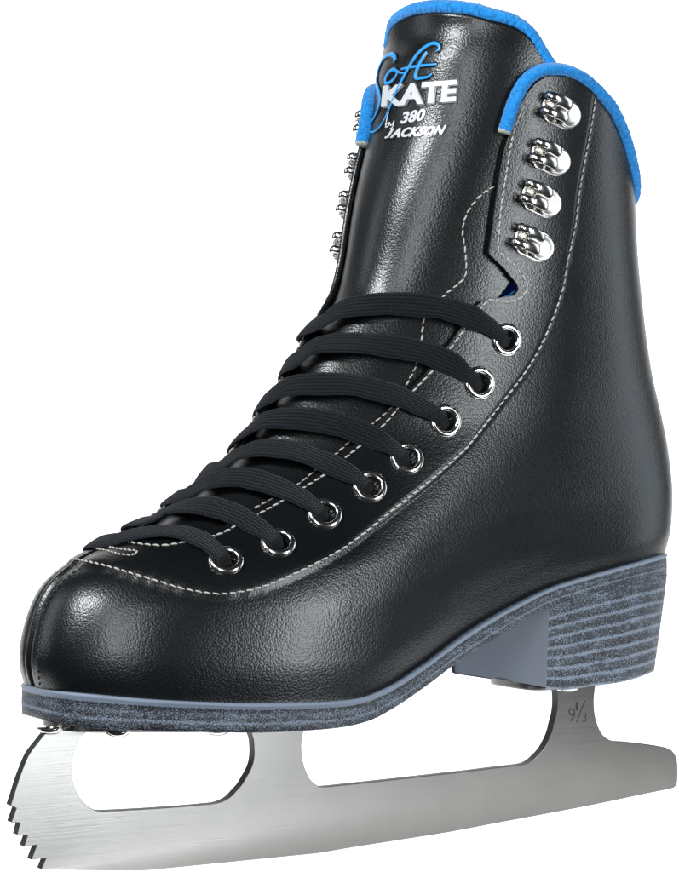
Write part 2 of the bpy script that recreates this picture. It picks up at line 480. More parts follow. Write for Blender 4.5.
def far_phi(phi, Z):
    """far-side twin of a near-side point: same level, same distance from the free edge"""
    def arc(a, b):
        t = np.linspace(a, b, 200); p = surf0(t, np.full(200, Z)); return t, np.concatenate([[0], np.cumsum(np.linalg.norm(np.diff(p, axis=0), axis=1))])
    _, L = arc(float(phie(Z)), phi)
    t, M = arc(float(phie_far(Z)), math.pi)
    return float(np.interp(L[-1], M, t))
COLLAR = [(511, 131), (513.5, 120), (518, 107), (524, 97), (530, 88), (537.5, 80.5), (550, 75), (565, 76), (582.5, 85), (600, 101), (612.5, 117.5), (621, 137)]
cg = locate(COLLAR)
ca = (cg[:, 0] - phie(cg[:, 1])) / (math.pi - phie(cg[:, 1]))
ca[0] = 0.0
for k in range(1, len(ca)): ca[k] = max(ca[k], ca[k - 1] + 0.004)
ztop = pchip(np.concatenate([ca, [0.5 * (ca[-1] + 1), 1.0]]), np.concatenate([cg[:, 1], [cg[-1, 1] - 14, cg[-1, 1] - 24]]))
ZK = float(cg[0, 1]) - 14

OVER = [(597, 88), (594, 97.5), (590, 125), (582.5, 165), (577.5, 195), (574, 225), (566, 262.5), (560, 294), (542.5, 340), (525, 371), (502.5, 401), (472.5, 440),
        (460, 454), (425, 485), (390, 512.5), (362.5, 535), (340, 551), (310, 567), (284, 579), (265, 586.5), (246, 591.5), (218, 594.6), (185, 590), (160, 583), (138, 576.5), (105, 567), (72, 560)]
OVER_S = smooth_path(OVER, 160)
poly = np.vstack([OVER_S + np.array([1.5, 2.2]), [(-200, 560), (-200, -100), (597, -100)]])

EYE = [(226, 562), (278, 544), (324.5, 515), (369.5, 487.5), (406.5, 459), (444.5, 421.5), (478.5, 383.5), (505.5, 340)]
ge = locate(EYE)
EYEPTS = surf(ge[:, 0], ge[:, 1])

def region(uv):
    """signed pixel distance to the overlay border, positive on the lacing side"""
    x, y = uv[:, 0], uv[:, 1]
    ins = np.zeros(len(uv), bool); j = len(poly) - 1
    for i in range(len(poly)):
        c = (poly[i, 1] > y) != (poly[j, 1] > y)
        with np.errstate(divide='ignore', invalid='ignore'):
            xx = (poly[j, 0] - poly[i, 0]) * (y - poly[i, 1]) / (poly[j, 1] - poly[i, 1]) + poly[i, 0]
        ins ^= c & (x < xx); j = i
    d = np.full(len(uv), 1e9)
    for i in range(159):
        a, b = poly[i], poly[i + 1]; ab = b - a
        t = np.clip(((uv - a) @ ab) / (ab @ ab), 0, 1)
        d = np.minimum(d, np.linalg.norm(uv - (a + t[:, None] * ab), axis=1))
    return np.where(ins, d, -d)

def relief(phi, Z):
    """height of the leather over the plain boot shape: overlay step, stitch groove, toe seam"""
    sh = phi.shape
    p = np.abs(phi).ravel(); zz = Z.ravel()
    X = surf0(p, zz)
    d = region(project(X))
    h = 0.9 * sstep(-1.4, 1.4, d) - 0.30 * np.exp(-((d - 2.7) / 1.6) ** 2)
    yy = X[:, 1]
    h = np.where((zz < ZT + 1) & (X[:, 0] < XF(zz) + 60), h - 1.3 * np.exp(-((yy + 0.3) / 1.1) ** 2) - 0.25 * np.exp(-((np.abs(yy) - 4) / 1.0) ** 2), h)
    for c in EYEPTS:
        h = h - 3.2 * (1 - sstep(2.6, 3.7, np.linalg.norm(X - c, axis=1)))
    return h.reshape(sh)

# --- boot upper
na = 230
aa = np.linspace(0, 1, na); aa = 0.45 * aa + 0.55 * (1 - np.cos(math.pi * aa)) / 2
notch = [float(z) for z in eg[15:20, 1]]
zr = [Z0 - 3, Z0 - 1.5] + list(np.arange(Z0, ZK, 1.15))
zr += list(np.arange(ZT - 1.2, ZT + 1.2, 0.2)) + list(np.arange(notch[0] - 3, notch[-1] + 2, 0.3))
zr = np.array(sorted(set(round(z, 3) for z in zr)))
nb = 60
tb = np.linspace(0, 1, nb + 1)[1:]
UV_, UF_ = [], []
def half(rowsP, rowsZ):
    P, Zg = np.array(rowsP), np.array(rowsZ)
    h = relief(P, Zg)
    near = surf(P, np.maximum(Zg, Z0), h)
    near[Zg < Z0, 2] += (Zg - Z0)[Zg < Z0]
    return near
def patch(near, far):
    full = np.concatenate([near, far[:, -2::-1] * np.array([1, -1, 1.0])], 1)
    nr, nc = full.shape[:2]
    UF_.extend(grid_faces(nr, nc, base=sum(len(v) for v in UV_))); UV_.append(full.reshape(-1, 3))
low = [z for z in zr if z < ZT - 0.1] + [ZT]
def low_half(pf):
    c = np.concatenate([np.linspace(0, float(pf(ZT)), 36)[:-1], pf(ZT) + (math.pi - pf(ZT)) * aa])
    return half([c for z in low], [np.full(len(c), z) for z in low])
patch(low_half(phie), low_half(phie_far))
zt_a = ztop(aa)
def upper_half(pf):
    rp_, rz_ = [], []
    for z in [ZT] + [z for z in zr if z > ZT + 0.01]:
        rp_.append(pf(z) + (math.pi - pf(z)) * aa); rz_.append(np.full(na, z))
    for t in tb:
        Zr = ZK + (zt_a - ZK) * t
        pe = pf(Zr); rp_.append(pe + (math.pi - pe) * aa); rz_.append(Zr)
    return half(rp_, rz_)
patch(upper_half(phie), upper_half(phie_far))
upper = link('boot_upper', np.concatenate(UV_), UF_, M_leather, skate)
bm = bmesh.new(); bm.from_mesh(upper.data)
bmesh.ops.remove_doubles(bm, verts=bm.verts, dist=0.000002)
bmesh.ops.recalc_face_normals(bm, faces=bm.faces)
bm.to_mesh(upper.data); bm.free()
# outward normals
pc = upper.data.polygons[len(upper.data.polygons) // 3]
if pc.normal.y * (-1 if pc.center.y < 0 else 1) < 0: upper.data.flip_normals()
mod(upper, 'SOLIDIFY', thickness=0.0024, offset=-1.0)

def fuzz(v, amp=0.16):
    """matted unevenness of cut felt"""
    v = np.asarray(v, float); w = np.random.RandomState(3).normal(size=(len(v), 3)) * amp * 0.55
    lo_ = sum(np.sin(v @ k + c)[:, None] * np.array([[1, .6, .8]]) for k, c in ((np.array([.9, 1.3, .7]), 0), (np.array([-1.7, .8, 1.9]), 2), (np.array([2.9, -2.1, 1.1]), 4)))
    return [tuple(p) for p in (v + w + lo_ * amp * 0.35)]

# --- tongue
TEDGE = [(376, 52), (383, 36), (390, 29.5), (397, 22.5), (410, 16), (427, 13), (447, 12.8), (470, 15), (490, 20), (510, 25), (530, 38), (545, 60)]
TOFF = -1.9
tg = locate(TEDGE, TOFF)
o_ = np.argsort(tg[:, 0]); tg = tg[o_]
keep = [0]
for k in range(1, len(tg)):
    if tg[k, 0] > tg[keep[-1], 0] + 0.01: keep.append(k)
tg = tg[keep]
tphi = np.concatenate([[tg[0, 0] - 0.5], tg[:, 0], [tg[-1, 0] + 0.4]]); tz = np.concatenate([[tg[0, 1] - 22], tg[:, 1], [tg[-1, 1] - 22]])
ttop = pchip(tphi, tz)
ng = locate([(501, 296), (507, 262)], TOFF)
tmax = lerpf([ZT - 6, ZT, 150, ng[0, 1], ng[1, 1], 240, 290, 330], [phie(ZT + 3) + 0.2, phie(ZT + 3) + 0.2, phie(150) + 0.18, ng[0, 0], ng[1, 0] + 0.12, phie(240) + 0.25, tg[-1, 0] + 0.13, tg[-1, 0] + 0.13])
def tongue_grid(off, n1=150, n2=170, zlo=ZT - 6, zhi=0.0):
    c = np.linspace(-1, 1, n1)
    Ps, Zs = [], []
    for t in np.linspace(0, 1, n2):
        Zr = np.full(n1, zlo) + (ttop(c * 0.9) - zlo) * t
        for _ in range(4):
            ph = c * tmax(Zr); Zr = zlo + (ttop(ph) + zhi - zlo) * t
        Ps.append(ph); Zs.append(Zr)
    return np.array(Ps), np.array(Zs)
tp, tzz = tongue_grid(TOFF)
tongue = link('tongue', surf(tp, tzz, TOFF).reshape(-1, 3), grid_faces(*tp.shape), M_tongue, skate)
fix_normals(tongue)
pc = tongue.data.polygons[len(tongue.data.polygons) // 2]
if pc.normal.x > 0: tongue.data.flip_normals()
mod(tongue, 'SOLIDIFY', thickness=0.002, offset=-1.0)
tp2, tz2 = tongue_grid(TOFF - 4.2, 90, 90, ZT + 20, 2.0)
lining = link('tongue_lining', surf(tp2, tz2, TOFF - 4.4).reshape(-1, 3), grid_faces(*tp2.shape), M_felt, tongue)
mod(lining, 'SOLIDIFY', thickness=0.0035, offset=0.0)
cph = np.linspace(tg[0, 0] - 0.10, tg[-1, 0] + 0.12, 320)
rim = Shape(); cz = ttop(cph) + 1.9
rim.tube(surf(cph, cz, TOFF - 2.4), 2.7 * (0.25 + 0.75 * sstep(0, 0.12, np.linspace(0, 1, 320))), 20, up=normal(cph, cz), flat=1.15)
rim.v = fuzz(rim.v)
rim.build('tongue_edge', M_felt, tongue)

# --- collar: rolled blue felt round the top of the quarters
RIM = [(505, 131), (510.5, 113), (517.5, 95), (527, 80), (538, 72), (549, 69.5), (565, 70.5), (582.5, 78.5), (600, 94), (613.5, 112), (622.5, 133)]
rg = locate([(p[0], p[1]) for p in RIM], 0.0)
bk = np.array([(rg[-1, 0] + (math.pi - rg[-1, 0]) * t, rg[-1, 1] - 24 * math.sin(t * math.pi / 2)) for t in (0.35, 0.7, 1.0)])
rp = smooth_path(np.vstack([rg, bk]), 420)
off = -0.5
pn = surf(rp[:, 0], rp[:, 1], off); nn = normal(rp[:, 0], rp[:, 1])
fphi = to_far(rp[:, 0], rp[:, 1])
pf = surf(fphi, rp[:, 1], off)[-2::-1] * np.array([1, -1, 1.0]); nf = normal(fphi, rp[:, 1])[-2::-1] * np.array([1, -1, 1.0])
cp, cn = np.vstack([pn, pf]), np.vstack([nn, nf])
rad = np.full(len(cp), 2.4)
sh = Shape(); sh.tube(cp, rad, 22, up=cn, flat=1.3)
sh.v = fuzz(sh.v)
collar = sh.build('collar', M_felt, skate)
for e, d, u_ in ((cp[0], cp[0] - cp[6], cn[0]), (cp[-1], cp[-1] - cp[-7], cn[-1])):
    d = d / np.linalg.norm(d)
    q = Shape(); q.tube([e - d * 0.4, e + d * 0.7, e + d * 1.1], [2.4, 2.3, 1.4], 14, up=[u_] * 3, flat=1.25)
    q.build('felt_end', M_feltend, collar)
# felt lining inside the quarters, seen through the gap beside the tongue
lp = np.linspace(0, 1, 90)
LZ = np.array([ZT + 40 + (ztop(lp) - 1.0 - ZT - 40) * t for t in np.linspace(0, 1, 120)])
def lin_half(pf): return surf(pf(LZ) + 0.03 + (math.pi - pf(LZ) - 0.03) * lp[None], LZ, -2.9)
ln = np.concatenate([lin_half(phie), lin_half(phie_far)[:, -2::-1] * np.array([1, -1, 1.0])], 1)
lin = link('boot_lining', ln.reshape(-1, 3), grid_faces(*ln.shape[:2]), M_felt, upper)

# --- stitching
def stitches(pts, name, parent, off=0.0, length=2.3, gap=0.6, r=0.32, mat=None, far=False, smooth=True, r0=None, pz=None):
    if pz is None:
        q = smooth_path(pts, max(30, len(pts) * 12)) if smooth else resample(pts, step=2)
        a = locate(q, r0 if r0 is not None else 0.0)
    else: a = pz
    p = surf(a[:, 0], a[:, 1], off); n = normal(a[:, 0], a[:, 1])
    L = np.concatenate([[0], np.cumsum(np.linalg.norm(np.diff(p, axis=0), axis=1))])
    s = Shape(); t = 0.3
    while t + length < L[-1]:
        ln_ = length * random.uniform(0.9, 1.08)
        tt = np.linspace(t, min(t + ln_, L[-1]), 7)
        c = np.stack([np.interp(tt, L, p[:, k]) for k in range(3)], -1)
        m = np.stack([np.interp(tt, L, n[:, k]) for k in range(3)], -1)
        c = c + m * (0.24 * np.sin(np.linspace(0, math.pi, 7)) - 0.16)[:, None]
        sd = np.cross(np.gradient(c, axis=0), m); sd /= np.linalg.norm(sd, axis=1, keepdims=True) + 1e-9
        c = c + sd * np.linspace(-0.16, 0.16, 7)[:, None]
        s.tube(c, r * np.array([.55, .9, 1, 1, 1, .9, .55]) * random.uniform(0.9, 1.1), 7, up=m)
        t += ln_ + gap * random.uniform(0.8, 1.25)
    return s.build(name, mat or M_thread, parent)

stitches(OVER[1:], 'stitching', upper, off=0.75)
EST = [(528, 99), (524, 104), (517, 120), (511, 140), (506, 170), (501, 200), (498, 230), (497, 247.5), (500, 254), (512.5, 265), (524, 280), (525, 290), (517.5, 299), (505, 302), (490, 300), (482, 306), (467.5, 324),
       (452.5, 345), (435, 367.5), (419, 385), (399, 407), (387.5, 421), (371, 437.5), (350, 455), (327.5, 474), (306, 487.5), (285, 501), (260, 515), (239, 526), (222.5, 535), (205, 541)]
stitches(EST, 'stitching', upper, off=1.05)
stitches([(187.5, 544), (165, 547.5), (150, 547), (132.5, 545), (115, 540.5)], 'stitching', upper, off=1.0)
stitches([(97, 551), (108, 553), (120, 556.5), (131, 557.5), (137, 556), (137.5, 553), (130, 552.5), (118, 551), (104, 548.5)], 'bar_tack', upper, off=1.0, length=1.5, gap=0.3, smooth=False)
stitches([(40, 686), (38, 665), (40.5, 637), (45.5, 608), (57, 587), (72, 573), (86, 565)], 'toe_stitching', upper, off=0.0, length=1.2, gap=1.1, r=0.34, mat=M_darkthread)
TST = [(495, 186), (480, 196), (467.5, 212.5), (462.5, 230), (465, 250), (466, 270), (462.5, 280), (446, 294), (432, 308), (424, 318), (421, 345), (416, 365), (409, 380), (399, 398), (384, 415), (355, 437), (339, 451.5), (316, 470), (299, 484), (276, 497), (254, 509)]
stitches(TST, 'stitching', tongue, off=TOFF + 0.15, r0=TOFF)

fz = np.linspace(ZT + 2, 200, 90)
stitches(None, 'stitching', upper, off=1.0, pz=np.column_stack([-(phie_far(fz) + 0.045), fz]))

# --- eyelets
def frame(phi, Z, off, tangent=None, flip=False):
    o = surf(phi, Z, off); n = normal(phi, Z)
    t = tangent if tangent is not None else surf(phi, Z + 1.0) - surf(phi, Z)
    t = t - n * (t @ n); t /= np.linalg.norm(t)
    if flip: o, n, t = (w * np.array([1, -1, 1.0]) for w in (o, n, t))
    y = np.cross(n, t)
    M = Matrix.Identity(4)
    for r in range(3):
        M[r][0], M[r][1], M[r][2], M[r][3] = t[r], y[r], n[r], o[r] / 1000.0
    return M
def clone(o, M, parent):
    c = o.copy(); COL.objects.link(c); c.parent = parent; c.matrix_local = M
    for ch in list(o.children):
        d = ch.copy(); COL.objects.link(d); d.parent = c
    return c
s = Shape(); s.lathe([(6.0, -0.5), (6.0, 0.15), (5.75, 0.7), (5.2, 1.1), (4.55, 1.22), (4.0, 0.95), (3.6, 0.5), (3.45, -0.1), (3.4, -0.4)], 44, close=False)
eye = s.build('eyelet', M_nickel, skate)
s = Shape(); s.lathe([(3.4, -0.3), (3.3, -2.4), (2.0, -2.5), (0.01, -2.5)], 32, close=False); s.build('hole', M_hole, eye)
first = True
for k in range(8):
    for far in (False, True):
        M = frame(far_phi(*ge[k]) if far else ge[k, 0], ge[k, 1], 0.9, None, far)
        if first: eye.matrix_local = M; first = False
        else: clone(eye, M, skate)

# --- laces
LACE = [
    [(112, 539), (130, 534), (158, 530), (182, 531), (203, 539), (217, 550), (225, 559)],
    [(150, 519), (165, 510), (184, 505), (208, 505), (234, 513), (255, 525), (270, 535), (277, 542)],
    [(183, 494), (207, 481), (235, 476), (262, 481), (290, 491.5), (308, 501), (323, 513)],
    [(216, 467), (238, 453), (262, 447.5), (295, 450.5), (325, 461), (350, 473), (368, 486)],
    [(244, 432), (262, 420.5), (300, 418), (338, 424), (368, 435), (390, 446), (405, 457.5)],
    [(268, 396.5), (286, 386), (320, 383), (355, 385), (395, 395), (420, 406), (436, 414), (443.5, 420)],
    [(297, 358), (312, 346), (340, 342), (380, 345), (420, 351), (450, 362), (466, 373), (477.5, 382)],
    [(319, 322), (340, 309), (370, 304.5), (400, 303.5), (440, 307), (470, 316.5), (490, 327), (504.5, 338.5)]]
def ribbon(path, nrm, width, thick, name, parent):
    path = np.asarray(path); m = len(path)
    T = np.gradient(path, axis=0); T /= np.linalg.norm(T, axis=1, keepdims=True)
    nrm = nrm - T * (nrm * T).sum(1, keepdims=True); nrm /= np.linalg.norm(nrm, axis=1, keepdims=True)
    sd = np.cross(T, nrm)
    n = 24; a = np.linspace(0, 2 * math.pi, n, endpoint=False)
    ca_, sa = np.cos(a), np.sin(a)
    ex = np.sign(ca_) * np.abs(ca_) ** 0.7; ey = np.sign(sa) * np.abs(sa) ** 0.62
    V = path[:, None] + sd[:, None] * (ex[None, :, None] * width[:, None, None] / 2) + nrm[:, None] * (ey[None, :, None] * thick[:, None, None] / 2)
    L = np.concatenate([[0], np.cumsum(np.linalg.norm(np.diff(path, axis=0), axis=1))])
    U = np.stack([np.repeat(L[:, None], n, 1), np.repeat((ex * 4)[None], m, 0)], -1)
    return link(name, V.reshape(-1, 3), grid_faces(m, n, True) + [tuple(range(n))[::-1], tuple((m - 1) * n + k for k in range(n))], M_lace, parent, True, U.reshape(-1, 2))
for k, pts in enumerate(LACE):
    e1 = np.array(pts[-1]) - np.array(pts[-2]); pts = pts + [tuple(np.array(pts[-1]) + e1 / np.linalg.norm(e1) * 6.0)]
    a = locate(pts, 2.4)
    lead = a[0]
    pe, pZ = ge[k]
    f0 = -far_phi(pe, pZ)
    ext = [(lead[0] + (f0 - lead[0]) * t, lead[1] + (pZ - lead[1]) * t ** 1.2) for t in (1.0, 0.8, 0.55, 0.28)]
    q = smooth_path(np.vstack([ext, a]), 110)
    t = np.linspace(0, 1, 110)
    offs = 2.3 + 0 * t
    p = surf(q[:, 0], q[:, 1], 0.0); n = normal(q[:, 0], q[:, 1])
    L = np.concatenate([[0], np.cumsum(np.linalg.norm(np.diff(p, axis=0), axis=1))])
    de = L[-1] - L; ds = L
    def over(d): return -2.0 + 5.2 * sstep(0.2, 4.2, d) - 1.2 * sstep(8, 16, d)
    offs = np.minimum(over(de), over(ds))
    width = 5.2 + 3.2 * sstep(2, 17, np.minimum(de, ds))
    thick = 2.2 - 0.7 * sstep(3, 14, de)
    width = width * (1 + 0.035 * np.sin(L * 0.31 + k) + 0.025 * np.sin(L * 0.73 + 2.1 * k))
    # small twists and sags of a real lace
    wob = 0.35 * np.sin(L * 0.12 + k * 1.7) * sstep(0, 12, de)
    tw = (0.16 * np.sin(L * 0.075 + k * 2.3) + 0.05 * np.sin(L * 0.23 + k)) * sstep(0, 12, de)
    sdv = np.cross(np.gradient(p, axis=0), n); sdv /= np.linalg.norm(sdv, axis=1, keepdims=True)
    ribbon(p + n * (offs + 0.1 * wob)[:, None] + sdv * wob[:, None] * 0.5, n + sdv * tw[:, None], width, thick, 'lace', skate)

# --- lace hooks
HOOK = [((559.5, 112), (12, 5.5)), ((549, 158.5), (12, 5.5)), ((540, 200), (12, 6)), ((532.5, 244), (12, 6))]
def hook_mesh():
    s = Shape()
    # base plate: a stadium, its right end round, with a rolled rim
    a = np.linspace(0, 2 * math.pi, 48, endpoint=False)
    def outline(g_, h):
        c = []
        for t in a:
            x = math.cos(t); y = math.sin(t)
            cx = 1.6 if x > 0 else -3.2
            c.append((cx + (5.0 - g_) * x * (1.0 if x > 0 else 0.75), (5.0 - g_) * y, h))
        return c
    V = []
    lv = [(0.0, -0.3), (0.0, 0.35), (0.25, 0.62), (0.6, 0.66), (1.0, 0.4), (1.4, 0.3)]
    for g_, h in lv: V += outline(g_, h)
    F = grid_faces(len(lv), 48, True) + [tuple((len(lv) - 1) * 48 + k for k in range(48))]
    s.add(V, F)
    return s
s = hook_mesh(); hook = s.build('lace_hook', M_nickel, skate)
# dished rivet at the round end
s = Shape(); s.lathe([(4.1, 0.55), (4.15, 1.05), (3.95, 1.3), (3.6, 1.28), (2.9, 1.02), (2.0, 0.85), (1.0, 0.77), (0.01, 0.75)], 36, np.array([[1, 0, 0, 2.5], [0, 1, 0, 0], [0, 0, 1, 0], [0, 0, 0, 1.0]]), close=False)
s.build('rivet', M_satin, hook)
# the hook itself: two lobed prongs rising at the left end and folding over into one grooved tab
prof = np.array([(-5.2, 0.5), (-6.6, 0.9), (-7.3, 2.0), (-7.0, 3.3), (-5.8, 4.15), (-4.2, 4.3), (-2.6, 4.1), (-0.8, 3.6), (0.4, 3.0), (0.75, 2.3)])
pp = smooth_path(prof, 30)
sh = Shape()
for yc in (-2.5, 2.5):
    k = 19
    path = np.column_stack([pp[:k, 0], np.full(k, yc), pp[:k, 1]])
    tg_ = np.gradient(path, axis=0); upv = np.column_stack([-tg_[:, 2], 0 * tg_[:, 0], tg_[:, 0]])
    sh.tube(path, 1.42, 16, up=upv, flat=0.62)
sh.build('prong', M_nickel, hook)
i0 = 15; yy = np.linspace(-3.9, 3.9, 41); V = []
for i in range(i0, 30):
    x, h = pp[i]; tgt = pp[min(i + 1, 29)] - pp[max(i - 1, 0)]; l = math.hypot(*tgt); nx, nz = tgt[1] / l, -tgt[0] / l
    if nz < 0: nx, nz = -nx, -nz
    for y in yy:
        lobe = 0.55 * math.cos(math.pi * (abs(y) - 2.4) / 4.0) - 0.1 - 0.8 * max(0, 1 - abs(y) / 0.5)
        V.append((x + nx * lobe, y * (1 - 0.10 * (i - i0) / 18), h + nz * lobe))
ho = link('hook_tab', V, grid_faces(30 - i0, 41), M_nickel, hook)
mod(ho, 'SOLIDIFY', thickness=0.0009, offset=0.0)
first = True
for c, d in HOOK:
    g2 = locate([c, (c[0] + d[0], c[1] + d[1])])
    tn = surf(*g2[1]) - surf(*g2[0])
    for far in (False, True):
        ph_ = g2[0, 0]
        if far:
            ph_ = far_phi(*g2[0]); p2 = far_phi(*g2[1]); tn = surf(p2, g2[1, 1]) - surf(ph_, g2[0, 1])
        M = frame(ph_, g2[0, 1], 0.9, tn, far)
        M = M @ Matrix.Diagonal((1.2, 1.12, 1.15, 1.0))
        if first: hook.matrix_local = M; first = False
        else: clone(hook, M, skate)

# --- sole
ph = np.linspace(0, 2 * math.pi, 361)[:-1]
phs = np.where(ph <= math.pi, ph, ph - 2 * math.pi)
# denser at the ends
w_ = lambda t: t - 0.42 * np.sin(2 * t) / 2
phs = np.sign(phs) * w_(np.abs(phs))
def sole_ring(grow, f):
    x, y = plan(phs, np.full_like(phs, Z0), SXF, SXB, grow)
    x = x + np.where(np.abs(phs) < 0.3, -(grow - 2.2) * np.cos(phs), 0) * 0
    sc = 1 + (grow - 2.2) / 128.0
    x = (x - (SXF + SXB) / 2) * sc + (SXF + SXB) / 2
    top, bot = zs(np.clip(x, SXF, SXB)), zb(np.clip(x, SXF, SXB))
    return np.stack([x, y, bot + (top - bot) * f], -1)
rows = [(-1.2, 1.0), (1.7, 1.0), (2.15, 0.97), (2.3, 0.93), (2.25, 0.88), (2.05, 0.85), (2.1, 0.6), (2.15, 0.4), (2.1, 0.2), (2.05, 0.04), (1.7, 0.0)]
RG = [sole_ring(gw, f) for gw, f in rows]
n = len(phs)
xy = RG[3][:, :2]; arc = np.concatenate([[0], np.cumsum(np.linalg.norm(np.diff(xy, axis=0), axis=1))])
V = np.concatenate(RG); U = np.concatenate([np.stack([arc, np.full(n, f)], -1) for _, f in rows])
F = grid_faces(len(rows), n, True)
def strip_cap(base):
    return [(base + i, base + (i + 1), base + (n - i - 1) % n, base + (n - i) % n) for i in range(1, n // 2 - 1)] + [(base, base + 1, base + n - 1), (base + n // 2 - 1, base + n // 2, base + n // 2 + 1)]
F += strip_cap(0) + strip_cap((len(rows) - 1) * n)
sole = link('sole', V, F, M_sole, skate, True, U)
fix_normals(sole)
# smooth blue-grey welt bead along the seam of sole and upper
# --- heel
def out_w(x):
    t = np.linspace(0, math.pi, 900); px, py = plan(t, np.full_like(t, Z0), SXF, SXB, 2.1)
    return np.interp(x, px, -py)
xh = 50.0
for _ in range(12): xh = on_plane(549, 640, -float(out_w(xh)))[0]
H_BOT = pchip([540, 552, 562.5, 575, 589, 605, 622, 640, 648, 656], [687.3, 688, 688.8, 687.8, 685.5, 683.6, 681.2, 676.5, 673.5, 670])
t_ = np.linspace(0, math.pi, 3000); px_, py_ = plan(t_, np.full_like(t_, Z0), SXF, SXB, 2.15)
hx = np.concatenate([[xh], px_[px_ > xh]]); hy = np.concatenate([[-float(out_w(xh))], py_[px_ > xh]])
half_ = resample(np.column_stack([hx, hy]), 46)
side0 = np.vstack([half_, (half_ * np.array([1, -1]))[-2::-1]])[:90]
side0 = resample(np.vstack([half_, (half_ * np.array([1, -1]))[-2::-1]]), 90)
def heel_side(kx, ky):
    y = side0[:, 1]
    return np.column_stack([xh + (side0[:, 0] - xh) * kx, np.where(y < 0, y * ky, y * (1 - 3.2 * (1 - ky)))])
KY = 0.95; KX = 0.94
for _ in range(30):
    q = heel_side(KX, KY); KX += (654.0 - project(np.column_stack([q, np.full(90, 72.0)]))[:, 0].max()) * 0.003
q = heel_side(KX, KY); q = q[q[:, 1] < 0]
hz = []
for p in q:
    w3 = np.array([p[0], p[1], 0.0]); hz.append(ZC - (H_BOT(project(w3)[0]) - PH / 2) * ((w3 - CAM) @ FWD) / FPX)
us = [project(np.array([p[0], p[1], 0.0]))[0] for p in q]; k = int(np.argmax(us)); hz[k:] = [hz[k]] * (len(hz) - k)
hb = lerpf(q[:, 0], hz)
nl = 24
rings = []; uvs = []
for i in range(nl + 1):
    f = i / nl
    sd_ = heel_side(1 + (KX - 1) * f ** 1.1, 1 + (KY - 1) * f)
    w0 = abs(sd_[0, 1]); fr = np.linspace(w0, -w0, 26)[1:-1]
    xy = np.vstack([sd_, np.stack([xh + 3.5 * (1 - (fr / w0) ** 2), fr], -1)])
    top = zb(np.clip(xy[:, 0], SXF, SXB - 1)) + 0.25; bot = hb(xy[:, 0])
    rings.append(np.column_stack([xy, top + (bot - top) * f]))
    d = np.concatenate([[0], np.cumsum(np.linalg.norm(np.diff(xy, axis=0), axis=1))])
    uvs.append(np.stack([d, np.full(len(d), 1 - f)], -1))
ns = 90; nall = len(rings[0])
Vh = np.concatenate([r[:ns] for r in rings]); Uh = np.concatenate([u[:ns] for u in uvs])
Fh = grid_faces(nl + 1, ns)
lastr = rings[-1]
b0 = len(Vh); inset = lastr.copy(); c = inset.mean(0); inset[:, :2] = c[:2] + (inset[:, :2] - c[:2]) * 0.97; inset[:, 2] -= 0.5
Vh = np.vstack([Vh, inset]); Uh = np.vstack([Uh, np.zeros((nall, 2))])
Fh += [(nl * ns + j, nl * ns + j + 1, b0 + j + 1, b0 + j) for j in range(ns - 1)] + [tuple(b0 + j for j in range(nall))]
heel = link('heel', Vh, Fh, M_heel, skate, True, Uh)
fix_normals(heel)
fr = [np.vstack([r[ns - 1:], r[:1]]) for r in rings]
Vb = np.concatenate(fr); m_ = len(fr[0])
breast = link('heel_breast', Vb, grid_faces(nl + 1, m_), M_paint, heel)
bl_ = Shape()
# --- blade
TK = 1.95
zt_toe = 722
OUT = [(54, 716), (50.8, 728.8), (44, 735), (38, 742.5), (32, 750), (27.5, 757.5), (22, 771), (18, 782), (14, 795), (10.5, 805.5), (16.3, 808.3), (11.3, 822.5), (20, 823), (17, 835), (27.5, 835.5), (23.8, 846.8),
       (36.8, 845), (31.3, 860), (45.8, 858.3), (41.3, 869.5), (70, 870), (105, 870.3), (144, 870.2), (190, 869), (235.5, 866.5), (286, 859), (340, 849.5), (400, 840), (450, 832), (500, 822.5), (559, 811.5), (600, 803.5), (640, 795), (668, 789.3),
       (673.5, 788), (676.3, 785.5), (677.3, 781), (677.8, 771), (677.2, 762), (675.5, 755.5), (672, 750.5), (665, 747.3), (650, 744.8), (630, 742.4), (618, 741.6), (611, 740.3), (607, 738.3), (603, 735), (600, 730.5), (597.6, 724.6), (595.6, 718), (594.5, 711.5), (594, 699.6), (595.5, 686), (598, 672),
       (555, 672), (556.7, 689), (557.5, 698), (557.3, 707), (556, 716), (554, 723), (551.5, 733), (547.5, 742), (543, 749.5), (537, 756), (532, 760.5), (526.4, 763.4), (519, 765), (500, 767.2), (470, 771), (430, 775.5), (390, 780), (350, 784.3), (326, 786.8),
       (320, 786.5), (316, 784.5), (311, 780), (307.5, 774), (305, 767.5), (303, 760), (302, 752.5), (301.7, 746), (302.3, 739), (304, 731), (308, 716),
       (247, 716), (250, 725), (251.5, 733.7), (253.3, 740), (254, 747.5), (254, 755), (253, 762.5), (250, 770.5), (246, 777.5), (241.5, 785), (236, 791), (231, 796.5), (225, 800.3), (217.5, 803), (205, 804.5), (180, 806.7), (150, 808.8), (120, 810.4), (103, 811),
       (97, 810.5), (91, 808), (85, 803.7), (80, 797.5), (76, 790), (73.6, 782), (72.8, 774), (72.5, 766), (73.3, 758), (75, 750), (77.6, 743.7), (82, 736.5), (89, 730), (98, 716)]
